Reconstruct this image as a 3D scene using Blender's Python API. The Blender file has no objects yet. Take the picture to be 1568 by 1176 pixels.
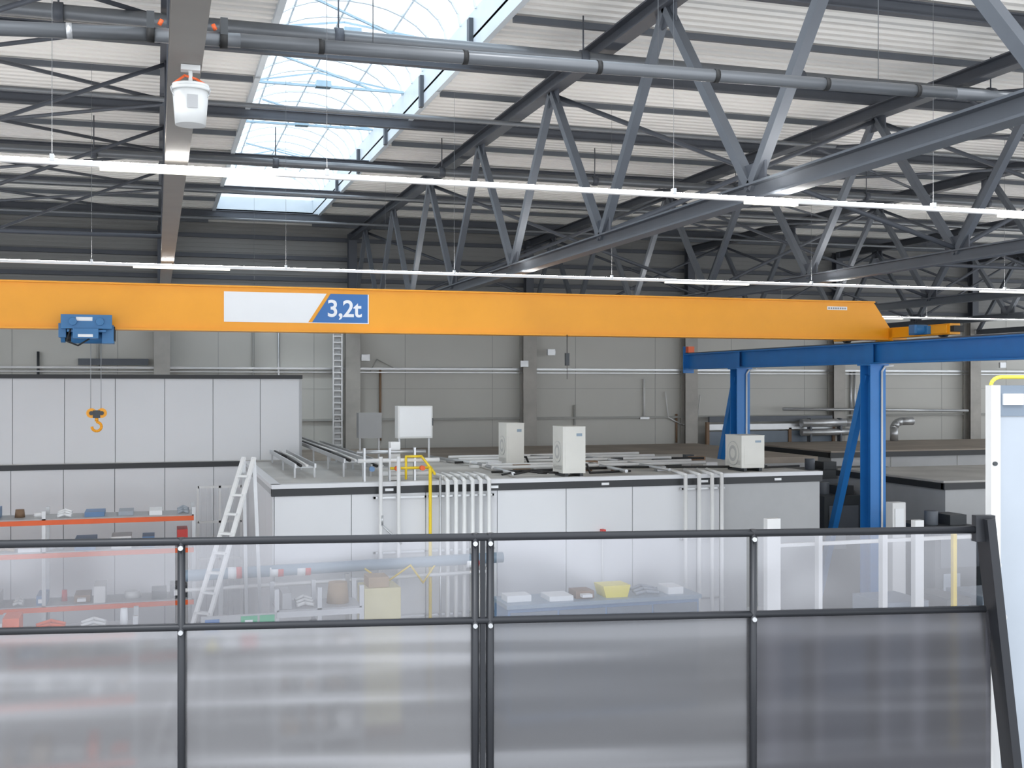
import bpy, bmesh, math, random
from mathutils import Vector, Matrix
random.seed(7)
EYE = 5.0   # all heights below are relative to the 5 m datum (standing eye level on the mezzanine)
S = bpy.context.scene
S.view_settings.view_transform = 'Standard'
S.view_settings.exposure = 0.12

# ------------------------------------------------------------------ materials
MATS = {}
def mat(name, col, rough=0.5, metal=0.0, var=0.06, scale=3.0, bump=0.0, emit=None, es=0.0, stretch=(1,1,1)):
    if name in MATS: return MATS[name]
    m = bpy.data.materials.new(name); m.use_nodes = True
    nt = m.node_tree; b = nt.nodes['Principled BSDF']
    b.inputs['Roughness'].default_value = rough
    b.inputs['Metallic'].default_value = metal
    tc = nt.nodes.new('ShaderNodeTexCoord'); mp = nt.nodes.new('ShaderNodeMapping')
    mp.inputs['Scale'].default_value = stretch
    nz = nt.nodes.new('ShaderNodeTexNoise'); nz.inputs['Scale'].default_value = scale
    nz.inputs['Detail'].default_value = 5
    cr = nt.nodes.new('ShaderNodeValToRGB')
    cr.color_ramp.elements[0].position = 0.3; cr.color_ramp.elements[1].position = 0.7
    cr.color_ramp.elements[0].color = tuple(max(0, c*(1-var)) for c in col)+(1,)
    cr.color_ramp.elements[1].color = tuple(min(1, c*(1+var)) for c in col)+(1,)
    nt.links.new(tc.outputs['Object'], mp.inputs['Vector'])
    nt.links.new(mp.outputs['Vector'], nz.inputs['Vector'])
    nt.links.new(nz.outputs['Fac'], cr.inputs['Fac'])
    nt.links.new(cr.outputs['Color'], b.inputs['Base Color'])
    if bump > 0:
        bp = nt.nodes.new('ShaderNodeBump'); bp.inputs['Strength'].default_value = bump
        bp.inputs['Distance'].default_value = 0.02
        nt.links.new(nz.outputs['Fac'], bp.inputs['Height'])
        nt.links.new(bp.outputs['Normal'], b.inputs['Normal'])
    if emit:
        b.inputs['Emission Color'].default_value = emit+(1,)
        b.inputs['Emission Strength'].default_value = es
    MATS[name] = m; return m

steel   = mat('dark_painted_steel', (0.075,0.083,0.10), 0.5, 0.1)
steel2  = mat('grey_painted_steel', (0.115,0.128,0.148), 0.5, 0.1)
taupe   = mat('taupe_painted_steel', (0.25,0.235,0.215), 0.5)
deckm   = mat('ribbed_deck_paint', (0.82,0.805,0.775), 0.5, var=0.04, scale=0.6)
wallm   = mat('wall_panel_paint', (0.57,0.565,0.53), 0.6, var=0.04, scale=0.4)
upperm  = mat('upper_wall_cladding', (0.24,0.24,0.235), 0.6, var=0.06, scale=0.5)
seam    = mat('panel_seam', (0.40,0.40,0.38), 0.7)
seamr   = mat('room_panel_seam', (0.30,0.31,0.32), 0.7)
colm    = mat('column_concrete', (0.44,0.425,0.395), 0.7, var=0.1)
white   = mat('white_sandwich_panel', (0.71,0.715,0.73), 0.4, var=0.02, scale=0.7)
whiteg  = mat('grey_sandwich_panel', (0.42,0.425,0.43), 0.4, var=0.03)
black   = mat('black_trim', (0.02,0.022,0.025), 0.4)
roofm   = mat('room_roof_membrane', (0.50,0.49,0.465), 0.6, var=0.15, scale=1.2)
roofb   = mat('brown_roof_board', (0.36,0.31,0.26), 0.7, var=0.15, scale=1.0)
floorm  = mat('floor_epoxy', (0.36,0.36,0.365), 0.3, var=0.12, scale=0.4)
orange  = mat('crane_orange_paint', (0.88,0.36,0.010), 0.4, var=0.02)
blue    = mat('runway_blue_paint', (0.022,0.19,0.53), 0.35, var=0.04)
blueh   = mat('hoist_blue_paint', (0.035,0.17,0.38), 0.4)
signw   = mat('sign_white', (0.84,0.85,0.86), 0.4, var=0.01)
signb   = mat('sign_blue', (0.03,0.15,0.42), 0.4, var=0.01)
pipeg   = mat('grey_pipe', (0.15,0.16,0.172), 0.35, 0.3)
alu     = mat('galvanised_metal', (0.55,0.56,0.57), 0.35, 0.7)
pvc     = mat('white_pvc', (0.74,0.74,0.73), 0.35, var=0.02)
yel     = mat('yellow_pipe', (0.80,0.58,0.03), 0.35)
ac      = mat('ac_cream', (0.72,0.71,0.66), 0.45, var=0.03)
acg     = mat('ac_grille', (0.50,0.50,0.48), 0.45, var=0.03)
darkm   = mat('dark_machine', (0.035,0.04,0.045), 0.4)
redo    = mat('rack_orange', (0.80,0.13,0.03), 0.4)
card    = mat('cardboard', (0.44,0.33,0.22), 0.8, var=0.12)
brown   = mat('brown_wood', (0.24,0.15,0.09), 0.6)
binb    = mat('bin_blue', (0.13,0.24,0.42), 0.4)
red     = mat('red_plastic', (0.65,0.06,0.05), 0.4)
green   = mat('sign_green', (0.02,0.40,0.18), 0.4)
yellow  = mat('yellow_plastic', (0.85,0.72,0.08), 0.4)
cream   = mat('pale_yellow_sheet', (0.75,0.68,0.40), 0.5)
bgpipe  = mat('bluegrey_pipe', (0.26,0.34,0.42), 0.35)
rubber  = mat('black_rubber', (0.015,0.015,0.015), 0.6)
railm   = mat('anthracite_rail', (0.025,0.027,0.032), 0.4, 0.3)
bgpanel = mat('bluegrey_panel', (0.16,0.20,0.25), 0.35)
ltpanel = mat('light_bluegrey_panel', (0.36,0.40,0.45), 0.4)
skyw    = mat('skylight_frame_white', (0.62,0.68,0.73), 0.4, var=0.03)
skyb    = mat('skylight_strut_blue', (0.34,0.48,0.58), 0.4)
led     = mat('led_tube', (0.9,0.9,0.88), 0.4, emit=(1.0,0.95,0.78), es=1.6)
trunk   = mat('light_trunking', (0.70,0.70,0.70), 0.35, emit=(1.0,0.98,0.96), es=0.12)
roof_glow = mat('added_roof_glow', (0.9,0.9,0.9), 0.4, emit=(1.0,0.97,0.93), es=75.0)  # added emitter, hidden from below, brightens the roof deck
bucketm = mat('bucket_plastic', (0.72,0.73,0.72), 0.35)

def custom(name):
    m = bpy.data.materials.new(name); m.use_nodes = True
    nt = m.node_tree
    for n in list(nt.nodes): nt.nodes.remove(n)
    o = nt.nodes.new('ShaderNodeOutputMaterial')
    return m, nt, o
pane, nt, o = custom('polycarbonate_pane')
t = nt.nodes.new('ShaderNodeBsdfTransparent'); t.inputs[0].default_value = (0.85,0.93,0.97,1)
tl = nt.nodes.new('ShaderNodeBsdfTranslucent'); tl.inputs[0].default_value = (0.85,0.93,1,1)
mx = nt.nodes.new('ShaderNodeMixShader'); mx.inputs[0].default_value = 0.45
nt.links.new(t.outputs[0], mx.inputs[1]); nt.links.new(tl.outputs[0], mx.inputs[2]); nt.links.new(mx.outputs[0], o.inputs[0])
glass, nt, o = custom('clear_balustrade_pane')
tc = nt.nodes.new('ShaderNodeTexCoord'); nz = nt.nodes.new('ShaderNodeTexNoise'); nz.inputs['Scale'].default_value = 1.3
bp = nt.nodes.new('ShaderNodeBump'); bp.inputs['Strength'].default_value = 0.6; bp.inputs['Distance'].default_value = 0.05
nt.links.new(tc.outputs['Object'], nz.inputs['Vector']); nt.links.new(nz.outputs['Fac'], bp.inputs['Height'])
t = nt.nodes.new('ShaderNodeBsdfTransparent'); t.inputs[0].default_value = (0.82,0.82,0.84,1)
g = nt.nodes.new('ShaderNodeBsdfGlossy'); g.inputs['Roughness'].default_value = 0.15
g.inputs[0].default_value = (0.8,0.8,0.82,1); nt.links.new(bp.outputs[0], g.inputs['Normal'])
mx = nt.nodes.new('ShaderNodeMixShader'); mx.inputs[0].default_value = 0.15
nt.links.new(t.outputs[0], mx.inputs[1]); nt.links.new(g.outputs[0], mx.inputs[2]); nt.links.new(mx.outputs[0], o.inputs[0])
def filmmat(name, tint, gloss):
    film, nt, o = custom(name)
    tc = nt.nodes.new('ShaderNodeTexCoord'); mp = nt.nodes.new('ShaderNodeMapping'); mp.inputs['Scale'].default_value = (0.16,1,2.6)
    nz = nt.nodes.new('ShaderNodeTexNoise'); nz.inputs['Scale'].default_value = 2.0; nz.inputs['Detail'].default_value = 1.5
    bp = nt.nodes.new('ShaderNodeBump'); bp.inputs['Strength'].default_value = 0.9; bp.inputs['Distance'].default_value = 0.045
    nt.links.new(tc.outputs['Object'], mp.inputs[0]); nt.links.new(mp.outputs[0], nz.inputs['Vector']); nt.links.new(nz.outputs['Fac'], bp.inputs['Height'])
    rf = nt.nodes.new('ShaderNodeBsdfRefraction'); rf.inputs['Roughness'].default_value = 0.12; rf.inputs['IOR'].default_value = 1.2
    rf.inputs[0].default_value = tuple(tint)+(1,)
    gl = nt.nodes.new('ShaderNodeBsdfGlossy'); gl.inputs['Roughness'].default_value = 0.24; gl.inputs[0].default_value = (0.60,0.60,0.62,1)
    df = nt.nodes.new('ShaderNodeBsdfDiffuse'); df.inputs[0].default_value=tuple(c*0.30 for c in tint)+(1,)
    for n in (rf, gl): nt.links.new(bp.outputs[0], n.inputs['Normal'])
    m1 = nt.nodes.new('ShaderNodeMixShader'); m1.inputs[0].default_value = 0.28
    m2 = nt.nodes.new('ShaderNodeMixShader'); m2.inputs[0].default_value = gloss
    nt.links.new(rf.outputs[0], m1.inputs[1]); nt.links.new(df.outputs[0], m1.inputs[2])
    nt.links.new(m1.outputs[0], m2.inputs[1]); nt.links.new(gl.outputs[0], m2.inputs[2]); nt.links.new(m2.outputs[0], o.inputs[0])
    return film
filmA = filmmat('grey_film_bright_view_tint', (0.74,0.74,0.75), 0.27)  # one film in graded tints; darkness seen behind it is put into the colour
filmB = filmmat('grey_film_mid_view_tint', (0.54,0.54,0.56), 0.20)
filmC = filmmat('grey_film_dim_view_tint', (0.36,0.36,0.40), 0.11)

# ------------------------------------------------------------------ mesh builder
class B:
    def __init__(s, name, datum=True):
        s.name = name; s.bm = bmesh.new(); s.ms = []; s.off = EYE if datum else 0
    def mi(s, m):
        if m not in s.ms: s.ms.append(m)
        return s.ms.index(m)
    def face(s, pts, m, smooth=False):
        vs = [s.bm.verts.new(p) for p in pts]
        f = s.bm.faces.new(vs); f.material_index = s.mi(m); f.smooth = smooth; return f
    def hexa(s, c, m):
        vs = [s.bm.verts.new(p) for p in c]; i = s.mi(m)
        for q in ((0,3,2,1),(4,5,6,7),(0,1,5,4),(1,2,6,5),(2,3,7,6),(3,0,4,7)):
            f = s.bm.faces.new([vs[k] for k in q]); f.material_index = i
    def box(s, x0,x1,y0,y1,z0,z1,m):
        if x0>x1: x0,x1=x1,x0
        if y0>y1: y0,y1=y1,y0
        if z0>z1: z0,z1=z1,z0
        s.hexa([(x0,y0,z0),(x1,y0,z0),(x1,y1,z0),(x0,y1,z0),(x0,y0,z1),(x1,y0,z1),(x1,y1,z1),(x0,y1,z1)], m)
    def frame(s, p0, p1):
        p0=Vector(p0); p1=Vector(p1); d=(p1-p0).normalized()
        up = Vector((0,0,1)) if abs(d.z)<0.95 else Vector((0,1,0))
        sd = d.cross(up).normalized(); u = sd.cross(d).normalized()
        return p0,p1,sd,u
    def beam(s, p0,p1,w,h,m, du=0, ds=0):
        p0,p1,sd,u = s.frame(p0,p1); o = u*du+sd*ds
        c=[]
        for p in (p0+o,p1+o):
            c += [p-sd*w/2-u*h/2, p+sd*w/2-u*h/2, p+sd*w/2+u*h/2, p-sd*w/2+u*h/2]
        s.hexa(c, m)
    def ibeam(s,p0,p1,w,h,m,t=0.02):
        s.beam(p0,p1,w,t,m,du=h/2-t/2); s.beam(p0,p1,w,t,m,du=-h/2+t/2); s.beam(p0,p1,t,h-2*t,m)
    def cyl(s,p0,p1,r,m,seg=12,r2=None,caps=True):
        p0,p1,sd,u = s.frame(p0,p1); r2 = r if r2 is None else r2; i=s.mi(m)
        a=[];b=[]
        for k in range(seg):
            t=2*math.pi*k/seg; v=sd*math.cos(t)+u*math.sin(t)
            a.append(s.bm.verts.new(p0+v*r)); b.append(s.bm.verts.new(p1+v*r2))
        for k in range(seg):
            f=s.bm.faces.new((a[k],a[(k+1)%seg],b[(k+1)%seg],b[k])); f.material_index=i; f.smooth=True
        if caps:
            f=s.bm.faces.new(a[::-1]); f.material_index=i
            f=s.bm.faces.new(b); f.material_index=i
    def tube(s,pts,r,m,seg=8):
        for k in range(len(pts)-1): s.cyl(pts[k],pts[k+1],r,m,seg)
        for p in pts[1:-1]: s.ball(p,r,m)
    def ball(s,p,r,m):
        i=s.mi(m); res=bmesh.ops.create_uvsphere(s.bm,u_segments=8,v_segments=6,radius=r,matrix=Matrix.Translation(p))
        for v in res['verts']:
            for f in v.link_faces: f.material_index=i; f.smooth=True
    def prism_xz(s, pts, y0,y1,m):
        i=s.mi(m); a=[s.bm.verts.new((x,y0,z)) for x,z in pts]; b=[s.bm.verts.new((x,y1,z)) for x,z in pts]
        n=len(pts)
        s.bm.faces.new(a).material_index=i; s.bm.faces.new(b[::-1]).material_index=i
        for k in range(n): s.bm.faces.new((a[(k+1)%n],a[k],b[k],b[(k+1)%n])).material_index=i
    def done(s, parent=None, bevel=0.0, matrix=None):
        bmesh.ops.recalc_face_normals(s.bm, faces=s.bm.faces[:])
        me = bpy.data.meshes.new(s.name)
        vs=[v.co for v in s.bm.verts]
        if matrix is None:
            c=Vector(((min(v.x for v in vs)+max(v.x for v in vs))/2,(min(v.y for v in vs)+max(v.y for v in vs))/2,min(v.z for v in vs)))
            for v in s.bm.verts: v.co -= c
        s.bm.to_mesh(me); s.bm.free()
        for m in s.ms: me.materials.append(m)
        ob = bpy.data.objects.new(s.name, me); S.collection.objects.link(ob)
        if matrix is None: ob.location = c+Vector((0,0,s.off))
        else: ob.matrix_world = matrix
        if bevel>0:
            md=ob.modifiers.new('bevel','BEVEL'); md.width=bevel; md.segments=2; md.limit_method='ANGLE'
        if parent:
            ob.parent = parent
        return ob
def empty(name):
    e=bpy.data.objects.new(name,None); S.collection.objects.link(e); return e

# ------------------------------------------------------------------ hall shell
WY=33.0; RZ=4.55
b=B('floor'); b.box(-12,33,-6,WY+0.3,-5.2,-5.0,floorm); b.done()
b=B('wall_back')
b.box(-12,33,WY,WY+0.3,-5,2.35,wallm); b.box(-12,33,WY,WY+0.3,2.35,RZ+0.3,upperm)
x=-11.6
while x<33:
    b.box(x-0.01,x+0.01,WY-0.004,WY,-5,2.35,seam); x+=2.65
for z in (-3.2,-0.1): b.box(-12,33,WY-0.004,WY,z-0.008,z+0.008,seam)
z=2.4
while z<4.5: b.box(-12,33,WY-0.03,WY,z,z+0.06,upperm); z+=0.12
for z in (2.35,2.95,3.55,4.1): b.box(-12,33,WY-0.12,WY-0.03,z,z+0.11,steel)
b.done()
for nm,wn,xa,xb in (('wall_left','added_light_window_left',-12.3,-12.0),('wall_right','added_light_window_right',33.0,33.3)):
    b=B(nm); b.box(xa,xb,4,WY+0.3,-5,-3.2,wallm); b.box(xa,xb,4,WY+0.3,3.9,RZ+0.3,wallm); b.box(xa,xb,4,4.6,-3.2,3.9,wallm); b.box(xa,xb,WY-1.5,WY+0.3,-3.2,3.9,wallm); b.done()
    b=B(wn)  # side openings added out of view to flood the hall with daylight
    y=4.6
    while y<WY-1.4: b.box(xa+0.1,xb-0.1,y,y+0.08,-3.2,3.9,skyw); y+=2.4
    for z in (-3.2,-1.5,0.3,2.1,3.82): b.box(xa+0.1,xb-0.1,4.6,WY-1.5,z,z+0.07,skyw)
    b.done()
b=B('trim_1')
for z,h in ((0.45,0.06),(0.36,0.03)): b.box(-11.9,32.9,WY-0.12,WY-0.02,z,z+h,alu)
b.box(-11.9,32.9,WY-0.10,WY-0.01,-1.02,-0.96,seam)
for x,z0,z1,m in ((2.6,-1.5,2.3,seam),(3.3,-1.5,2.3,alu),(6.2,-1.6,0.45,brown),(14.5,-1.0,0.2,pvc),(21.9,-1.3,0.5,alu),(22.05,-1.3,0.5,alu),(12.2,-1.8,-0.6,seam),(-3.0,0,0.9,darkm),(-1.5,0.4,2.3,seam),(15.6,-1.8,-0.9,brown)):
    b.cyl((x,WY-0.06,z0),(x,WY-0.06,z1),0.035,m,8)
b.box(14.35,14.65,WY-0.12,WY-0.02,-1.05,-0.99,alu); b.box(-2.0,-0.2,WY-0.12,WY-0.02,0.55,0.72,steel2)
b.tube([(15.2,WY-0.1,-0.2),(15.3,WY-0.1,-1.0),(15.8,WY-0.1,-1.25),(16.3,WY-0.1,-1.1),(16.4,WY-0.1,-0.3)],0.02,pvc)
b.tube([(5.9,WY-0.1,0.4),(6.1,WY-0.1,0.75),(6.6,WY-0.1,0.5),(10.2,WY-0.1,0.52)],0.015,seam)
for x,z in ((5.7,0.7),(10.45,0.55),(11.3,0.9),(16.2,0.75),(27.6,0.6)): b.box(x-0.12,x+0.12,WY-0.5,WY-0.42,z,z+0.18,alu)
b.done()

def deck(b,x0,x1,y0,y1,z):
    y=y0; i=b.mi(deckm); prev=None
    prof=[(0,0),(0.09,0),(0.115,0.05),(0.185,0.05)]
    rows=[]
    while y<y1:
        for dy,dz in prof:
            if y+dy<=y1: rows.append((y+dy,z+dz))
        y+=0.21
    rows.append((y1,z))
    for yy,zz in rows:
        cur=(b.bm.verts.new((x0,yy,zz)),b.bm.verts.new((x1,yy,zz)))
        if prev:
            f=b.bm.faces.new((prev[0],prev[1],cur[1],cur[0])); f.material_index=i
        prev=cur
SX0,SX1,SY0,SY1=1.46,4.08,6.0,31.6
b=B('ceiling')
deck(b,-12,SX0,5,WY,RZ); deck(b,SX1,33,5,WY,RZ); deck(b,SX0,SX1,SY1,WY,RZ)
b.box(-12,SX0,5,WY,RZ+0.12,RZ+0.16,deckm); b.box(SX1,33,5,WY,RZ+0.12,RZ+0.16,deckm); b.box(SX0,SX1,SY1,WY,RZ+0.12,RZ+0.16,deckm)
b.done()

# skylight
b=B('window_1')
KZ=RZ+0.5
b.box(SX0-0.08,SX0,SY0,SY1,RZ-0.06,KZ,skyw); b.box(SX1,SX1+0.08,SY0,SY1,RZ-0.06,KZ,skyw)
b.box(SX0-0.08,SX1+0.08,SY1,SY1+0.08,RZ-0.06,KZ,skyw)
cx=(SX0+SX1)/2; hw=(SX1-SX0)/2; rise=0.75; N=14
arc=[(cx-hw*math.cos(math.pi*k/N), KZ+rise*math.sin(math.pi*k/N)) for k in range(N+1)]
for k in range(N):
    (xa,za),(xb,zb)=arc[k],arc[k+1]
    b.face([(xa,SY0,za),(xb,SY0,zb),(xb,SY1,zb),(xa,SY1,za)],pane,True)
b.face([(x_,SY1,z_) for x_,z_ in arc],pane)
y=SY0
while y<=SY1+0.01:
    for k in range(N):
        (xa,za),(xb,zb)=arc[k],arc[k+1]
        b.beam((xa,y,za-0.02),(xb,y,zb-0.02),0.045,0.035,skyw)
    y+=0.8
for k in (4,7,10):
    b.beam((arc[k][0],SY0,arc[k][1]-0.02),(arc[k][0],SY1,arc[k][1]-0.02),0.03,0.03,skyw)
for yy in (10.5,13.5,16.5,19.5,22.5,26.5):
    b.beam((SX0,yy,KZ),(SX1,yy,KZ),0.05,0.04,skyb)
    b.beam((SX0,yy,KZ),(cx,yy+1.2,KZ+0.55),0.03,0.03,skyb)
    b.beam((SX1,yy,KZ),(cx,yy+1.2,KZ+0.55),0.03,0.03,skyb)
    b.beam((SX0+0.4,yy-1.0,KZ+.2),(SX1-0.3,yy+1.0,KZ+0.25),0.03,0.03,skyb)
    b.box(cx-0.2,cx+0.05,yy-0.1,yy+0.1,KZ-0.02,KZ+0.08,skyb)
for yy in (12,15,18,21,24,27):
    b.box(SX1-0.06,SX1,yy-0.06,yy+0.06,RZ-0.1,KZ-0.1,steel)
b.done()

# trusses
TX=[-5.1,0.15,5.35,10.65,15.95,21.25,26.55]
bot=[5.85+3.8*k for k in range(8)]; top=[7.75+3.8*k for k in range(7)]
ZB,ZT=1.80,4.23
def truss(X):
    b=B('roof_truss')
    zb,zt=ZB,ZT
    b.ibeam((X,4.2,zb),(X,WY-0.45,zb),0.17,0.17,steel2 if X>1 else taupe)
    b.ibeam((X,4.2,zt),(X,WY-0.45,zt),0.2,0.2,steel)
    for k in range(7):
        for y0,y1 in ((bot[k],top[k]),(bot[k+1],top[k])):
            b.beam((X,y0,zb+0.05),(X,y1,zt-0.08),0.10,0.10,steel2 if X>1 else steel)
        b.box(X-0.012,X+0.012,top[k]-0.25,top[k]+0.25,zt-0.3,zt-0.1,steel)
        b.box(X-0.012,X+0.012,bot[k]-0.25,bot[k]+0.25,zb+0.08,zb+0.28,steel)
    b.done()
    c=B('wall_column')
    c.ibeam((X,WY-0.22,-5),(X,WY-0.22,2.2),0.42,0.36,colm,t=0.05)
    c.box(X-0.21,X+0.21,WY-0.42,WY-0.36,-5,2.2,colm)
    c.ibeam((X,WY-0.28,2.2),(X,WY-0.28,4.33),0.24,0.26,steel,t=0.02)
    c.done()
for X in TX: truss(X)
b=B('roof_purlins')
for y in [t_ for t_ in top]+[5.85]:
    for k in range(len(TX)-1):
        b.ibeam((TX[k],y,4.43),(TX[k+1],y,4.43),0.12,0.17,steel)
    b.ibeam((TX[-1],y,4.43),(32.9,y,4.43),0.12,0.17,steel); b.ibeam((-11.9,y,4.43),(TX[0],y,4.43),0.12,0.17,steel)
for y in bot[1:]:
    for xa,xb in ((-11.9,SX0-0.1),(SX1+0.1,32.9)): b.box(xa,xb,y-0.03,y+0.03,4.45,4.53,steel2)
b.done()
b=B('roof_bracing')
for k in range(5):
    y0=bot[k+1]
    for (xa,xb) in ((-5.1,0.1),(10.65,15.95)):
        b.cyl((xa,y0,4.1),(xb,y0+3.8,4.1),0.028,steel,8); b.cyl((xa,y0+3.8,4.04),(xb,y0,4.04),0.028,steel,8)
        b.cyl((xa,y0+1.9,1.9),(xb,y0+1.9,1.9),0.028,steel,8) if k%2 else None
for k in range(4):
    b.cyl((-5.1,top[k+1],1.9),(0.1,top[k+1],4.1),0.028,steel,8)
for k in (2,4,6):
    for j in range(2,len(TX)-1):
        b.cyl((TX[j],top[k],4.1),(TX[j+1],bot[k],1.9),0.035,steel,8)
        b.cyl((TX[j+1],top[k],4.1),(TX[j],bot[k],1.9),0.035,steel,8)
b.done()

# suspended service pipes
b=B('service_pipe')
b.tube([(-4,6.6,1.74),(-0.05,6.6,1.92),(0.45,6.6,1.93),(5.2,6.6,1.99),(9,6.6,2.03)],0.04,pipeg,14)
for x in (0.9,1.75,2.6,3.4,4.2,4.9,5.7):
    z=1.93+(x-0.4)*0.0125
    b.cyl((x-0.015,6.6,z),(x+0.015,6.6,z),0.044,rubber,14)
b.cyl((-0.46,6.6,1.901),(-0.43,6.6,1.903),0.044,alu,14)
for x in (-0.03,0.36):
    b.cyl((x-0.02,6.6,1.925),(x+0.02,6.6,1.925),0.046,rubber,14); b.box(x-0.02,x+0.02,6.56,6.64,1.93,2.04,darkm)
    b.cyl((x+(0.045 if x<0.1 else -0.045),6.575,1.97),(x+(0.06 if x<0.1 else -0.06),6.575,2.0),0.012,redo,8)
for x in (1.2,3.0,4.6): b.cyl((x,6.6,1.97),(x,6.6,4.3),0.003,pipeg,6)
b.done()
b=B('roof_duct')
for y,z,r in ((13.2,4.0,0.085),(20.5,3.9,0.07)):
    b.cyl((-11,y,z),(30,y,z),r,pipeg,14)
    for x in range(-10,30,3):
        b.cyl((x-0.05,y,z),(x+0.05,y,z),r+0.02,steel,14); b.cyl((x,y,z),(x,y,4.53),0.01,steel,6)
for y,z in ((17.0,4.05),(24.3,4.0),(28.4,4.0)): b.cyl((-11,y,z),(30,y,z),0.035,pipeg,10)
b.done()

def lights(Y,Z,bright,hang):
    b=B('linear_light')
    b.box(-11,31,Y-0.022,Y+0.022,Z,Z+0.035,trunk)
    b.box(-11,31,Y-0.018,Y+0.018,Z+0.035,Z+0.04,roof_glow)  # added glow strip on the trunking top, lights the deck
    for x0,x1 in bright: b.box(x0,x1,Y-0.03,Y+0.03,Z-0.022,Z,led)
    for x in hang:
        b.cyl((x,Y,Z+0.05),(x,Y,4.32),0.0022,pipeg,6); b.box(x-0.015,x+0.015,Y-0.027,Y+0.027,Z+0.025,Z+0.075,alu)
    b.done()
lights(9.05,1.62,[(-0.4,0.88),(4.95,5.46),(7.64,8.9),(-5,-3.6),(12,13.4)],[-9,-5,-0.73,1.28,4.26,6.9,11,15,20,25])
lights(16.45,1.62,[(-0.3,0.98),(7.6,9.05),(13.5,15),(-5,-3.6),(19,20.5)],[-9,-5,-0.83,1.75,4.2,6.7,10.2,14,18,23,28])
lights(23.85,1.62,[(16.2,17.3),(9,10.4),(22,23.4),(-5,-3)],[-9,-5,1.9,4.6,10.2,14,18,23,28])

# ------------------------------------------------------------------ crane
crane=empty('overhead_crane')
GY=17.7
b=B('girder')
b.prism_xz([(-7.2,0.83),(12.62,0.83),(12.15,1.46),(-7.2,1.46)],GY-0.14,GY+0.14,orange)
b.box(-7.2,12.15,GY-0.18,GY+0.18,1.46,1.485,orange); b.box(-7.2,12.62,GY-0.19,GY+0.19,0.805,0.83,orange)
b.box(11.2,11.6,GY-0.146,GY-0.14,1.32,1.38,signw)
for k in range(8): b.box(11.22+k*0.046,11.25+k*0.046,GY-0.148,GY-0.146,1.335,1.365,seamr)
b.box(12.45,12.75,GY-0.25,GY+0.25,0.79,1.0,orange)
b.done(crane)
b=B('end_carriage')
for X in (12.55,-7.0):
    b.box(X-0.1,X+0.1,15.9,19.3,0.84,1.02,orange)
    for y in (16.2,19.0): b.cyl((X-0.06,y,0.88),(X+0.06,y,0.88),0.078,darkm,18)
    b.box(X-0.13,X-0.1,15.95,16.45,0.86,1.0,orange); b.box(X-0.1,X+0.1,15.8,15.9,0.88,0.98,rubber)
    b.cyl((X-0.35,16.5,0.94),(X-0.1,16.5,0.94),0.085,blueh,16); b.box(X-0.4,X-0.35,16.42,16.58,0.87,1.02,blueh)
    b.box(X-0.2,X-0.1,16.35,16.85,0.86,1.0,blueh)
b.done(crane,bevel=0.006)
b=B('capacity_sign')
b.prism_xz([(0.96,0.955),(2.20,0.955),(2.48,1.395),(0.96,1.395)],GY-0.149,GY-0.14,signw)
b.prism_xz([(2.26,0.955),(3.11,0.955),(3.11,1.395),(2.54,1.395)],GY-0.149,GY-0.14,signb)
b.box(3.11,3.125,GY-0.149,GY-0.14,0.955,1.395,signw); b.box(0.96,3.125,GY-0.149,GY-0.14,0.945,0.955,signw)
b.done(crane)
tx=bpy.data.curves.new('capacity_text','FONT'); tx.body='3,2t'; tx.size=0.36; tx.extrude=0.002; tx.offset=0.006; tx.space_character=0.95
to=bpy.data.objects.new('capacity_text',tx); S.collection.objects.link(to); to.parent=crane
to.location=(2.48,GY-0.152,EYE+1.05); to.rotation_euler=(math.pi/2,0,0); tx.materials.append(signw)
b=B('hoist')
b.box(-1.28,-0.60,17.28,17.36,0.80,1.0,blueh); b.box(-1.28,-0.60,18.04,18.12,0.80,1.0,blueh)
for x in (-1.12,-0.76):
    b.cyl((x,17.36,0.885),(x,17.50,0.885),0.06,darkm,16); b.cyl((x,17.24,0.9),(x,17.28,0.9),0.055,blueh,16)
    b.cyl((x,18.04,0.885),(x,17.90,0.885),0.06,darkm,16)
b.box(-1.2,-0.68,17.3,18.1,0.755,0.79,blueh)
b.cyl((-1.16,17.62,0.70),(-0.70,17.62,0.70),0.10,blueh,24)
b.cyl((-1.24,17.62,0.70),(-1.16,17.62,0.70),0.075,rubber,20); b.cyl((-1.3,17.62,0.7),(-1.24,17.62,0.7),0.09,blueh,20)
b.box(-0.74,-0.58,17.4,17.8,0.60,0.86,blueh); b.box(-1.32,-1.22,17.4,17.8,0.68,0.88,blueh)
b.box(-1.12,-0.78,17.22,17.45,0.66,0.80,blueh); b.box(-1.05,-0.85,17.21,17.22,0.68,0.72,signw)
b.box(-1.08,-0.86,17.272,17.28,0.91,0.965,signw)
for k in range(5): b.box(-0.58,-0.565,17.42+k*0.075,17.45+k*0.075,0.64,0.84,rubber)
b.tube([(-1.15,17.3,0.8),(-1.2,17.25,0.62),(-1.05,17.25,0.56),(-0.9,17.3,0.66)],0.012,rubber)
b.done(crane,bevel=0.008)
b=B('hook_block')
for x in (-0.90,-0.76): b.cyl((x,17.6,0.62),(x,17.6,-0.36),0.0045,seamr,6)
for x in (-0.89,-0.75):
    b.cyl((x,17.57,-0.40),(x,17.63,-0.40),0.07,orange,20); b.cyl((x,17.55,-0.40),(x,17.57,-0.40),0.03,darkm,12)
b.box(-0.87,-0.77,17.56,17.64,-0.47,-0.36,darkm)
b.cyl((-0.82,17.6,-0.46),(-0.82,17.6,-0.52),0.025,orange,12)
pts=[(-0.82,17.6,-0.52)]+[(-0.82+0.065*math.sin(a),17.6,-0.595+0.065*math.cos(a)) for a in [math.radians(d) for d in range(10,290,20)]]
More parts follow.
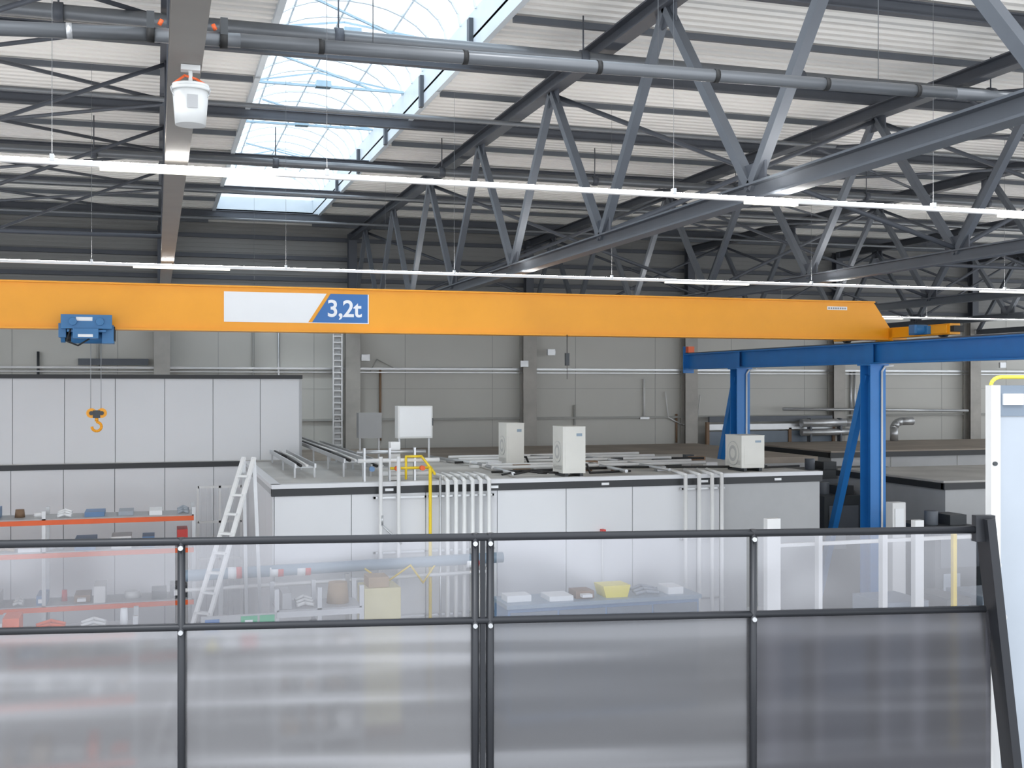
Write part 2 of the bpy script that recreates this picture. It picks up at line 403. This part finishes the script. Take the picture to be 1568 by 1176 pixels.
b.tube(pts,0.02,orange,10)
b.done(crane)
b=B('pendant_cable')
b.cyl((6.35,17.5,0.82),(6.35,17.5,0.5),0.006,rubber,6); b.box(6.32,6.38,17.47,17.53,0.32,0.52,darkm); b.cyl((6.35,17.5,0.32),(6.35,17.5,0.1),0.004,rubber,6)
b.done(crane)

def runway(X,cols):
    b=B('crane_runway')
    b.ibeam((X,6,0.58),(X,25.7,0.58),0.24,0.38,blue,t=0.025)
    b.box(X-0.025,X+0.025,6,25.7,0.77,0.80,steel2)
    for y in cols:
        b.box(X-0.16,X+0.16,y-0.16,y-0.14,-5,0.38,blue); b.box(X-0.16,X+0.16,y+0.14,y+0.16,-5,0.38,blue); b.box(X-0.012,X+0.012,y-0.14,y+0.14,-5,0.38,blue)
        b.box(X-0.2,X+0.2,y-0.2,y+0.2,0.36,0.385,blue)
        b.box(X-0.25,X+0.25,y-0.25,y+0.25,-5,-4.96,blue)
        for s_ in (-0.09,0.09): b.box(X+s_-0.006,X+s_+0.006,y-0.14,y+0.14,0.39,0.77,blue)
        b.beam((X-0.02,y+0.15,0.2),(X-0.02,y+2.1,-4.98),0.12,0.14,blue)
        b.tube([(X+0.06,y-0.19,-4.9),(X+0.06,y-0.19,0.25),(X+0.12,y-0.19,0.34),(X+0.3,y-0.19,0.36)],0.02,pvc,8)
    b.box(X-0.14,X+0.14,25.7,25.73,0.3,0.95,blue); b.box(X-0.08,X+0.08,25.55,25.7,0.8,0.95,redo)
    b.done()
runway(12.5,(8.0,18.1,23.1))
runway(-7.0,(12.1,18.1))

# ------------------------------------------------------------------ rooms inside the hall
def panels(b,x0,x1,y,z0,z1,pitch,m):
    b.box(x0,x1,y,y+0.05,z0,z1,seamr)
    x=x0
    while x<x1-0.01:
        b.box(x+0.006,min(x+pitch,x1)-0.006,y-0.02,y,z0,z1,m); x+=pitch
def panels_y(b,x,y0,y1,z0,z1,pitch,m):
    b.box(x,x+0.05,y0,y1,z0,z1,seamr); y=y0
    while y<y1-0.01:
        b.box(x-0.02,x,y+0.006,min(y+pitch,y1)-0.006,z0,z1,m); y+=pitch
FY=17.65
b=B('production_room')
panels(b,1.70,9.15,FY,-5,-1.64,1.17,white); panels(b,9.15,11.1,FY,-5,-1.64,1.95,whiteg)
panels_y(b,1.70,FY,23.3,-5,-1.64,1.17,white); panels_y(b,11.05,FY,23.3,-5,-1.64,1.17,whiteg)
b.box(1.66,11.14,FY-0.04,FY+0.08,-1.68,-1.565,black); b.box(1.66,11.14,FY-0.05,FY+0.12,-1.565,-1.50,white)
b.box(1.66,1.76,FY,23.3,-1.66,-1.56,whiteg); b.box(1.65,1.8,FY,23.3,-1.56,-1.5,white)
b.box(11.04,11.14,FY,23.3,-1.66,-1.56,black)
b.box(1.7,11.1,FY+0.05,23.2,-1.62,-1.52,roofm)
for x in (3.4,5.1,7.0,8.8,10.2): b.box(x-0.01,x+0.12,FY-0.055,FY-0.04,-1.64,-1.60,signw)
b.done()
b=B('rear_room')
b.box(2.9,12.2,23.35,32.4,-1.95,-1.80,roofb); b.box(12.2,16.0,25.5,32.4,-1.95,-1.80,roofb)
b.box(2.9,12.2,23.35,23.45,-5,-1.95,whiteg); b.box(12.2,16.0,25.5,25.6,-5,-1.95,whiteg); b.box(15.9,16,25.6,32.4,-5,-1.95,whiteg); b.box(2.9,3.0,23.45,32.4,-5,-1.95,whiteg)
b.done()
b=B('side_room')
panels(b,-7.2,1.66,23.35,-5,-1.60,0.92,white)
b.box(-7.2,1.66,23.31,23.40,-1.60,-1.50,black)
b.box(-7.2,2.85,23.4,28,-1.62,-1.5,roofm)
b.done()
b=B('upper_room')
panels(b,-7.2,2.80,23.62,-1.5,0.13,0.92,white)
b.box(-7.2,2.84,23.57,23.7,0.13,0.21,black); b.box(-7.2,2.8,23.7,28,0.0,0.15,roofm); b.box(2.74,2.8,23.67,28,-1.5,0.13,white)
b.box(2.78,2.83,23.58,23.66,-1.5,0.13,whiteg)
b.done()
b=B('equipment_room')
b.box(17.6,30,27.4,27.5,-5,-1.9,whiteg); b.box(17.6,17.7,27.5,32.3,-5,-1.9,whiteg); b.box(17.55,30,27.35,27.45,-1.98,-1.84,black); b.box(17.55,17.65,27.4,32.3,-1.98,-1.84,black)
b.box(17.6,30,27.4,32.3,-1.9,-1.8,roofb)
for x in (19.5,21.7,24): b.box(x-0.01,x+0.01,27.39,27.4,-5,-1.98,seam)
b.box(20.2,21.2,27.36,27.4,-5,-2.9,darkm)
b.done()
b=B('equipment_room')
b.box(14.3,20,18.4,18.5,-5,-1.98,whiteg); b.box(14.3,14.4,18.5,22,-5,-1.98,whiteg); b.box(14.25,20,18.36,18.46,-1.98,-1.86,black); b.box(14.25,14.35,18.4,22,-1.98,-1.86,black); b.box(14.3,20,18.45,22,-1.92,-1.82,roofm)
for x in (15.5,16.7,17.9): b.box(x-0.01,x+0.01,18.39,18.4,-5,-1.98,seam)
b.done()
b=B('door_1')
b.box(16.5,20.9,WY-0.55,WY-0.45,-1.15,-0.98,steel2); b.box(16.5,20.9,WY-0.55,WY-0.45,-1.40,-1.22,alu); b.box(16.5,20.9,WY-0.5,WY-0.45,-5,-1.45,bgpanel)
b.box(16.4,16.5,WY-0.55,WY-0.45,-5,-1.15,brown); b.box(20.9,21.0,WY-0.55,WY-0.45,-5,-1.15,brown); b.box(19.3,19.4,WY-0.55,WY-0.45,-5,-1.35,brown)
b.done()
b=B('exhaust_duct')
b.tube([(19.6,32.2,-1.2),(21.2,32.2,-1.2),(21.9,32.2,-1.2)],0.13,alu,14)
b.tube([(19.6,32.2,-1.5),(21.6,32.2,-1.5)],0.11,alu,14)
b.tube([(22.9,32.0,-1.8),(22.9,32.0,-1.35),(23.0,32.0,-1.22),(23.15,32.0,-1.17),(23.6,32.0,-1.17)],0.13,alu,14)
for x in (19.9,21.0): b.box(x-0.03,x+0.03,32.1,32.3,-1.8,-1.05,steel2)
b.tube([(19.0,32.3,-0.75),(26.0,32.3,-0.85)],0.05,alu,10)
b.done()

# ------------------------------------------------------------------ rooftop items
def acunit(x,y,w,h,d):
    b=B('air_conditioner')
    z=-1.518
    b.box(x-w/2,x+w/2,y-d/2,y+d/2,z+0.06,z+h,ac)
    for k in (-1,1): b.box(x+k*w*0.33-0.03,x+k*w*0.33+0.03,y-d/2,y+d/2,z,z+0.06,darkm)
    cz=z+h*0.5
    b.cyl((x-w/2-0.010,y,cz),(x-w/2,y,cz),min(d,h)*0.36,acg,24)
    for r in (0.34,0.24,0.14):
        b.cyl((x-w/2-0.012-0.002*(0.34-r)*10,y,cz),(x-w/2-0.010,y,cz),min(d,h)*r,ac if r!=0.24 else acg,24)
    for k in range(5): b.box(x-w/2-0.008,x-w/2,y-d*0.42,y+d*0.42,z+0.12+k*0.015,z+0.125+k*0.015,acg)
    b.box(x-w*0.38,x+w*0.38,y-d/2-0.004,y-d/2,z+0.12,z+h*0.72,ac)
    b.box(x+w*0.1,x+w*0.35,y-d/2-0.006,y-d/2,z+h*0.82,z+h*0.88,bgpipe)
    b.box(x-w/2-0.004,x+w/2+0.004,y-d/2-0.004,y+d/2+0.004,z+h,z+h+0.015,ac)
    b.tube([(x+w/2,y,z+0.2),(x+w/2+0.12,y,z+0.18),(x+w/2+0.18,y,z+0.04),(x+w/2+1.0,y+0.2,z+0.04)],0.02,rubber)
    b.done(bevel=0.01)
acunit(6.3,20.4,0.34,0.81,0.5); acunit(6.62,18.15,0.40,0.82,0.5); acunit(10.05,18.4,0.45,0.62,0.6)
b=B('switch_cabinet')
b.box(4.55,5.25,22.3,22.6,-1.05,-0.41,pvc); b.box(4.58,5.22,22.29,22.3,-1.02,-0.44,signw)
for x in (4.6,5.2): b.box(x-0.02,x+0.02,22.4,22.44,-1.518,-1.05,alu)
b.box(5.24,5.26,22.28,22.3,-0.8,-0.65,darkm)
b.done(bevel=0.006)
b=B('switch_cabinet')
b.box(4.55,5.1,26.9,27.2,-1.25,-0.65,whiteg); 
for x in (4.6,5.05): b.box(x-0.02,x+0.02,27.0,27.04,-1.8,-1.25,alu)
b.done()
b=B('cable_ladder')
X0=4.75;Y0=32.3
for x in (X0,X0+0.24): b.box(x-0.02,x+0.02,Y0,Y0+0.05,-1.8,1.6,alu)
z=-1.7
while z<1.55: b.box(X0,X0+0.24,Y0+0.01,Y0+0.04,z,z+0.04,alu); z+=0.17
for z in (-1,0,1.2): b.box(X0+0.08,X0+0.16,Y0+0.05,32.99,z,z+0.04,alu)
b.box(X0+0.04,X0+0.2,Y0+0.05,Y0+0.08,-1.7,1.5,whiteg)
b.done()
b=B('cable_tray')
for x,zz,ye in ((2.15,-1.35,23.2),(2.95,-1.28,27.5),(3.4,-1.38,27.5)):
    ys=18.9
    b.box(x,x+0.03,ys,ye,zz,zz+0.07,alu); b.box(x+0.32,x+0.35,ys,ye,zz,zz+0.07,alu)
    y=ys+0.1
    while y<ye-0.1: b.box(x,x+0.35,y,y+0.03,zz,zz+0.015,alu); y+=0.3
    for y in (19.0,20.8,22.8): 
        for q in (x,x+0.32): b.box(q,q+0.03,y,y+0.04,-1.518,zz,alu)
    b.tube([(x+0.1,ys,zz+0.04),(x+0.12,21,zz+0.05),(x+0.1,ye,zz+0.04)],0.025,rubber); b.tube([(x+0.2,ys,zz+0.04),(x+0.22,21,zz+0.05),(x+0.2,ye,zz+0.04)],0.02,pvc)
b.done()
b=B('roof_pipework')
for y in (19.3,19.9,20.8,21.6,22.4): b.tube([(5.6,y,-1.44),(9.8,y+0.15,-1.44)],0.03,pvc)
for y in (18.6,21.1): b.tube([(5.4,y,-1.46),(8.0,y+0.4,-1.46),(10.5,y-0.2,-1.46)],0.022,rubber)
for x in (5.6,7.6,8.4): b.tube([(x,18.0,-1.45),(x+0.1,20.5,-1.45),(x-0.3,22.8,-1.45)],0.03,alu)
for k in range(26):
    x=random.uniform(5.4,10.6); y=random.uniform(18.4,22.6)
    b.box(x,x+random.uniform(0.1,0.4),y,y+0.15,-1.515,-1.52+random.uniform(0.04,0.12),random.choice([pvc,alu,darkm,white,brown]))
for x in (5.4,5.6): b.tube([(x,18.0,-1.46),(x+0.4,18.2,-1.42),(x+0.8,18.1,-1.46),(x+0.6,17.95,-1.44)],0.018,rubber)
b.done()

b=B('supply_pipes')
y=FY-0.16
def vp(x,m,r,top_=-1.38,bott=-5.0): b.cyl((x,y,bott),(x,y,top_),r,m,12)
for x,r in ((3.30,0.03),(3.58,0.03)): vp(x,pvc,r,-1.1)
vp(4.08,yel,0.026,-1.28); vp(4.24,alu,0.02,-1.4)
for k in range(6): vp(4.36+0.135*k,pvc,0.033,-1.5)
for x in (8.45,8.70,8.94,9.12): vp(x,pvc,0.033,-1.5)
for z in (-1.75,-2.6,-3.6,-4.5):
    b.box(3.2,5.15,y+0.04,y+0.07,z,z+0.03,alu); b.box(8.38,9.2,y+0.04,y+0.07,z,z+0.03,alu)
    for x in (3.2,4.0,5.1,8.4,9.15): b.box(x,x+0.03,y+0.04,FY-0.03,z,z+0.03,alu)
for k in range(6): b.tube([(4.36+0.135*k,y,-1.5),(4.36+0.135*k,FY+0.05,-1.455),(4.36+0.135*k,18.4,-1.455)],0.032,pvc)
for k in range(4): b.tube([((8.45,8.70,8.94,9.12)[k],y,-1.5),((8.45,8.70,8.94,9.12)[k],FY+0.4,-1.455)],0.032,pvc)
b.tube([(3.5,FY+0.1,-1.30),(4.15,FY+0.1,-1.30),(4.15,y,-1.38)],0.022,yel)
b.tube([(3.75,FY+0.1,-1.48),(3.75,FY+0.1,-1.12),(4.0,FY+0.1,-1.12),(4.08,y,-1.28)],0.02,yel)
b.tube([(3.0,FY+0.15,-1.18),(4.3,FY+0.15,-1.18)],0.035,pvc); b.tube([(3.0,FY+0.25,-1.05),(4.1,FY+0.25,-1.05)],0.03,alu)
b.tube([(3.4,FY+0.3,-1.4),(4.2,FY+0.3,-1.4)],0.04,pvc)
for x in (3.1,3.5,3.9): b.box(x-0.015,x+0.015,FY+0.12,FY+0.2,-1.5,-0.98,alu); b.cyl((x+0.1,FY,-1.3),(x+0.1,FY+0.1,-1.3),0.04,redo if x>3.4 else binb,12)
b.box(3.55,3.7,FY+0.3,FY+0.5,-1.5,-0.9,pvc)
b.tube([(3.32,y-0.02,-2.0),(3.32,y-0.02,-2.15),(3.62,y-0.02,-2.45)],0.018,alu)
b.tube([(7.0,FY-0.06,-2.45),(7.0,FY-0.06,-3.6)],0.012,pvc); b.box(6.9,7.1,FY-0.1,FY-0.03,-2.48,-2.42,signw); b.box(6.97,7.03,FY-0.14,FY-0.03,-2.42,-2.36,red)
b.done()

b=B('compressed_air_pipe')
b.cyl((0.4,17.3,-2.76),(5.2,17.3,-2.70),0.085,bgpipe,16); b.cyl((0.4,17.3,-2.97),(5.0,17.3,-2.91),0.03,pvc,12)
for x in (0.9,2.75,4.95): b.box(x-0.03,x+0.03,17.27,17.33,-5,-2.84,alu); b.box(x-0.12,x+0.12,17.2,17.4,-5,-4.98,alu)
for x in (1.0,1.6,2.0,4.6):
    b.cyl((x,17.3,-2.75),(x+0.12,17.3,-2.75),0.088,signw,16); b.cyl((x+0.12,17.3,-2.75),(x+0.2,17.3,-2.75),0.088,red,16)
b.tube([(3.0,17.2,-2.76),(3.3,17.15,-2.99),(3.7,17.18,-2.74),(3.9,17.2,-3.02),(4.1,17.25,-2.76)],0.015,yel)
b.done()

b=B('step_ladder')
P0=Vector((0.05,16.0,-5)); P1=Vector((1.28,17.0,-1.04)); 
sd=Vector((0.75,-0.6,0)).normalized()*0.11
d=(P1-P0)
for s_ in (-1,1): b.beam(P0+sd*s_*1.3,P1+sd*s_*0.8,0.07,0.03,pvc)
n=15
for k in range(1,n): 
    p=P0+d*(k/n); w=1.3-0.5*k/n
    b.beam(p-sd*w,p+sd*w,0.09,0.03,pvc)
for s_ in (-1,1): b.beam(Vector((1.4,17.1,-5))+sd*s_*1.3,P1+sd*s_*0.8,0.05,0.03,alu)
b.done()
b=B('guard_fence')
for x in (0.75,1.15,1.55): b.box(x-0.02,x+0.02,22.4,22.44,-5,-1.9,pvc)
for z in (-4.6,-3.3,-2.6,-1.94): b.box(0.75,1.55,22.4,22.44,z,z+0.04,pvc)
for k in range(7): b.box(0.8+k*0.1,0.81+k*0.1,22.41,22.43,-4.6,-1.94,alu)
b.done()

def goods(b,x0,x1,y0,y1,z,hmax=0.35,pal=None,gap=0.12):
    pal = pal or [card,card,pvc,signw,binb,ltpanel,red,darkm,brown,whiteg]
    x=x0
    while x<x1-0.1:
        w=random.uniform(0.12,0.42); w=min(w,x1-x); h=random.uniform(0.05,hmax)
        m=random.choice(pal)
        r=random.random()
        if r<0.5:
            b.box(x,x+w*0.92,y0+random.uniform(0,0.15),y1-0.1,z,z+h,m)
            if random.random()<0.4: b.box(x+w*0.2,x+w*0.7,y0-0.003,y0+0.15,z+h*0.3,z+h*0.7,random.choice([signw,card,whiteg]))
        elif r<0.75: b.cyl((x+w/2,(y0+y1)/2,z),(x+w/2,(y0+y1)/2,z+h),w*0.4,m,14,r2=w*0.33)
        else:
            for q in range(3): b.tube([(x,y0+0.1+q*0.1,z+0.03+q*0.02),(x+w*0.5,y0+0.15+q*0.1,z+0.05+q*0.03),(x+w,y0+0.1+q*0.1,z+0.03+q*0.02)],0.025,m)
        x+=w+random.uniform(0.02,gap)
def rack(name,x0,x1,y0,y1,levels,ztop,um,pal=None,bm_=None):
    b=B(name)
    for x in (x0,(x0+x1)/2,x1):
        for y in (y0,y1-0.06): b.box(x-0.03,x+0.03,y,y+0.06,-5,ztop,um)
        b.beam((x,y0+0.03,-4.6),(x,y1-0.03,-3.8),0.02,0.03,um)
    for z in levels:
        q=bm_ or redo
        b.box(x0,x1,y0-0.02,y0+0.02,z-0.08,z,q); b.box(x0,x1,y1-0.04,y1,z-0.08,z,q); b.box(x0,x1,y0,y1,z,z+0.02,whiteg)
        goods(b,x0+0.08,x1-0.08,y0+0.02,y1,z+0.02,0.18 if z>-2.5 else 0.3,pal,0.25)
    b.done()
pale=[pvc,signw,whiteg,card,ltpanel,bgpipe,white,brown]
rack('storage_rack',-4.2,0.62,20.6,21.4,[-2.25,-2.80,-3.7,-4.6],-2.1,alu,[card,brown,pvc,signw,darkm,ltpanel,card,red,binb])
rack('storage_rack',-3.4,-0.25,15.2,15.9,[-3.1,-3.9,-4.7],-2.9,alu,[pvc,redo,redo,card,whiteg,signw,brown])
rack('storage_rack',1.55,2.70,15.7,16.4,[-3.05,-3.6,-4.2,-4.75],-2.75,alu,pale,alu)
b=B('safety_sign_board')
b.box(0.55,1.5,15.3,15.33,-3.45,-2.98,whiteg)
b.box(0.6,0.78,15.285,15.3,-3.2,-3.02,signb); b.prism_xz([(0.6,-3.42),(0.78,-3.42),(0.69,-3.26)],15.285,15.3,yellow)
b.box(0.84,1.0,15.285,15.3,-3.4,-3.25,signw)
b.box(1.05,1.26,15.285,15.3,-3.18,-3.0,green); b.box(1.29,1.48,15.285,15.3,-3.18,-3.0,green); b.box(1.10,1.2,15.28,15.285,-3.13,-3.05,signw)
b.box(1.05,1.26,15.285,15.3,-3.42,-3.24,red)
for x in (0.58,1.47): b.box(x-0.02,x+0.02,15.33,15.37,-5,-3,alu)
b.done()
b=B('pallet_goods')
b.box(2.80,3.4,16.2,16.9,-5,-4.86,brown); b.box(2.83,3.36,16.25,16.85,-4.86,-2.9,cream); b.box(2.9,3.2,16.3,16.7,-2.9,-2.75,card)
b.done(bevel=0.01)

b=B('storage_cabinet')
b.box(4.95,8.05,16.2,16.9,-5,-3.30,binb); b.box(4.92,8.08,16.15,16.95,-3.30,-3.24,bgpipe)
for k in range(4):
    x=4.99+k*0.765; b.box(x,x+0.73,16.18,16.2,-4.9,-3.36,bgpanel); b.box(x+0.64,x+0.67,16.15,16.18,-4.2,-4.0,alu)
goods(b,5.0,6.4,16.25,16.8,-3.24,0.14,pale,0.25)
b.prism_xz([(6.55,-3.24),(6.9,-3.24),(6.95,-3.06),(6.5,-3.06)],16.3,16.7,yellow)
goods(b,7.05,8.0,16.25,16.8,-3.24,0.18,pale+[red],0.2)
b.done()

b=B('machine_frame')
for x,w,zt in ((7.75,0.10,-1.75),(8.45,0.03,-1.95),(9.45,0.04,-1.95),(10.0,0.07,-1.85),(11.4,0.05,-1.95),(11.85,0.08,-1.95)):
    b.box(x-w,x+w,13.4,13.5,-5,zt,pvc); b.box(x-w-0.03,x+w+0.03,13.36,13.54,-5,-4.95,alu)
for x in (10.5,11.1): b.box(x-0.03,x+0.03,13.3,13.36,-5,-2.0,yel)
b.box(7.7,12.0,13.5,13.56,-2.15,-2.1,pvc); b.box(7.7,12.0,13.5,13.56,-3.4,-3.3,whiteg)
for x0,x1,z0,z1,m in ((7.9,8.3,-5,-3.1,whiteg),(8.6,9.3,-5,-3.3,bgpanel),(9.6,10.3,-5,-3.0,bgpanel),(10.6,11.0,-5,-3.0,darkm),(11.2,11.9,-5,-3.0,bgpanel)):
    b.box(x0,x1,13.6,14.4,z0,z1,m); b.box(x0+0.05,x1-0.05,13.58,13.6,z0+0.8,z1-0.1,bgpipe)
b.done(bevel=0.006)
for x0,x1,y0,zt,m in ((13.0,14.0,17.0,-2.5,darkm),(13.2,14.1,20.8,-2.3,darkm),(14.2,16.5,15.6,-2.7,darkm),(14.6,17.2,23.6,-2.0,darkm),(17.0,20.5,25.2,-2.4,steel2)):
    b=B('processing_machine')
    b.box(x0,x1,y0,y0+1.2,-5,zt,m)
    b.box(x0+0.1,x1-0.1,y0-0.03,y0,zt-0.7,zt-0.2,steel2); b.cyl((x0+0.3,y0+0.5,zt),(x0+0.3,y0+0.5,zt+0.25),0.12,steel2,14); b.box(x0+0.55,x0+0.9,y0+0.3,y0+0.8,zt,zt+0.18,darkm)
    b.box(x0+0.15,x0+0.5,y0-0.035,y0-0.03,zt-1.1,zt-0.8,ltpanel)
    b.done(bevel=0.01)
b=B('junction_post')
b.box(12.28,12.55,17.2,17.4,-5,-2.05,pvc); b.box(12.25,12.58,17.17,17.43,-5,-4.96,alu); b.box(12.32,12.5,17.18,17.2,-2.5,-2.15,signw)
b.done(bevel=0.01)

b=B('hanging_bucket')
X,Y=0.176,6.4
b.cyl((X,Y,1.395),(X,Y,1.575),0.080,bucketm,28,r2=0.094); b.cyl((X,Y,1.575),(X,Y,1.595),0.102,bucketm,28); b.cyl((X,Y,1.595),(X,Y,1.61),0.096,bucketm,28)
pts=[(X+0.103*math.cos(a),Y-0.03,1.59-0.085*math.sin(a)) for a in [math.radians(d) for d in range(0,181,20)]]
b.tube(pts,0.003,alu)
b.cyl((X,Y,1.61),(X,Y,1.71),0.011,bucketm,8); b.box(X-0.05,X+0.05,Y-0.03,Y+0.03,1.685,1.713,bucketm); b.tube([(X-0.09,Y,1.61),(X-0.03,Y,1.66),(X+0.03,Y,1.645),(X+0.09,Y,1.61)],0.007,redo)
b.box(X-0.02,X+0.035,Y-0.093,Y-0.088,1.47,1.54,whiteg)
b.done()

# ------------------------------------------------------------------ mezzanine + balustrade
ang=math.atan2(-0.639,3.351)
MW=Matrix.Translation((-0.468,3.934,EYE))@Matrix.Rotation(ang,4,'Z')
b=B('mezzanine_floor'); b.box(-3,6,-6,0.08,-1.8,-1.6,floorm); b.done(matrix=MW)
b=B('balustrade')
b.cyl((-2.5,0,-0.50),(3.25,0,-0.50),0.013,railm,12)
b.cyl((-2.5,0,-0.775),(3.27,0,-0.775),0.012,railm,12)
b.cyl((-2.5,0,-1.52),(3.3,0,-1.52),0.012,railm,12)
for x in (-1.4,-0.42,0.555,1.498,1.548,2.442):
    b.cyl((x,0,-1.6),(x,0,-0.487),0.0125,railm,12); b.box(x-0.03,x+0.03,-0.03,0.03,-1.6,-1.59,railm)
    for z in (-0.52,-0.79):
        b.cyl((x,-0.02,z),(x,0.0,z),0.008,alu,8)
b.box(1.515,1.531,-0.006,0.006,-1.6,-0.49,railm)
b.beam((3.27,0,-0.46),(3.40,0,-1.6),0.03,0.085,railm)
b.box(3.23,3.30,-0.015,0.015,-0.54,-0.45,railm)
for z in (-0.5,-0.62,-0.8): b.cyl((3.285+(-0.46-z)*0.114,-0.03,z),(3.285+(-0.46-z)*0.114,-0.015,z),0.012,alu,10)
for x0,x1 in ((-2.45,-1.42),(-1.38,-0.44),(-0.40,0.535),(0.575,1.48),(1.57,2.42),(2.46,3.24)):
    b.box(x0,x1,0.002,0.005,-0.765,-0.512,glass)
rail=b.done(matrix=MW)
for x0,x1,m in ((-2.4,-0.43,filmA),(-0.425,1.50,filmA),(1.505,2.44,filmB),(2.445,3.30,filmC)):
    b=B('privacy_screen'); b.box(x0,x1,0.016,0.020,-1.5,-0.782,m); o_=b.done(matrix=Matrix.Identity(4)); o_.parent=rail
b=B('control_panel')
x0=3.36
b.box(x0,x0+0.035,0.12,0.16,-1.6,0.0,pvc); b.box(x0+0.6,x0+0.635,0.12,0.16,-1.6,0.0,pvc)
b.box(x0+0.035,x0+0.6,0.125,0.155,-0.11,0.0,bgpanel); b.box(x0+0.035,x0+0.6,0.13,0.15,-1.5,-0.11,ltpanel)
b.box(x0+0.045,x0+0.12,0.115,0.125,-0.07,-0.03,signw)
pts=[(x0+0.01,0.14,0.0)]+[(x0+0.05+0.04*-math.cos(a),0.14,0.0+0.03*math.sin(a)) for a in [math.radians(d) for d in range(10,91,20)]]+[(x0+0.5,0.14,0.03)]
b.tube(pts,0.007,yellow)
b.cyl((x0+0.012,0.11,-0.28),(x0+0.012,0.12,-0.28),0.008,darkm,8); b.cyl((x0+0.012,0.11,-0.7),(x0+0.012,0.12,-0.7),0.008,darkm,8)
b.done(matrix=MW)

# ------------------------------------------------------------------ light
w=bpy.data.worlds.new('sky'); S.world=w; w.use_nodes=True
bg=w.node_tree.nodes['Background']; bg.inputs[0].default_value=(0.90,0.945,1.0,1); bg.inputs[1].default_value=2.2
sl=bpy.data.lights.new('sun','SUN'); sl.energy=1.2; sl.angle=0.1; so=bpy.data.objects.new('sun',sl); S.collection.objects.link(so)
so.rotation_euler=(math.radians(35),math.radians(-20),0)

# ------------------------------------------------------------------ camera
cd=bpy.data.cameras.new('camera'); cd.lens=40.41; cd.sensor_width=36; cd.shift_y=0.0013; cd.clip_start=0.05; cd.clip_end=200
co=bpy.data.objects.new('camera',cd); S.collection.objects.link(co)
co.location=(0,0,EYE); co.rotation_euler=(math.pi/2,0,math.radians(-17.2)); S.camera=co
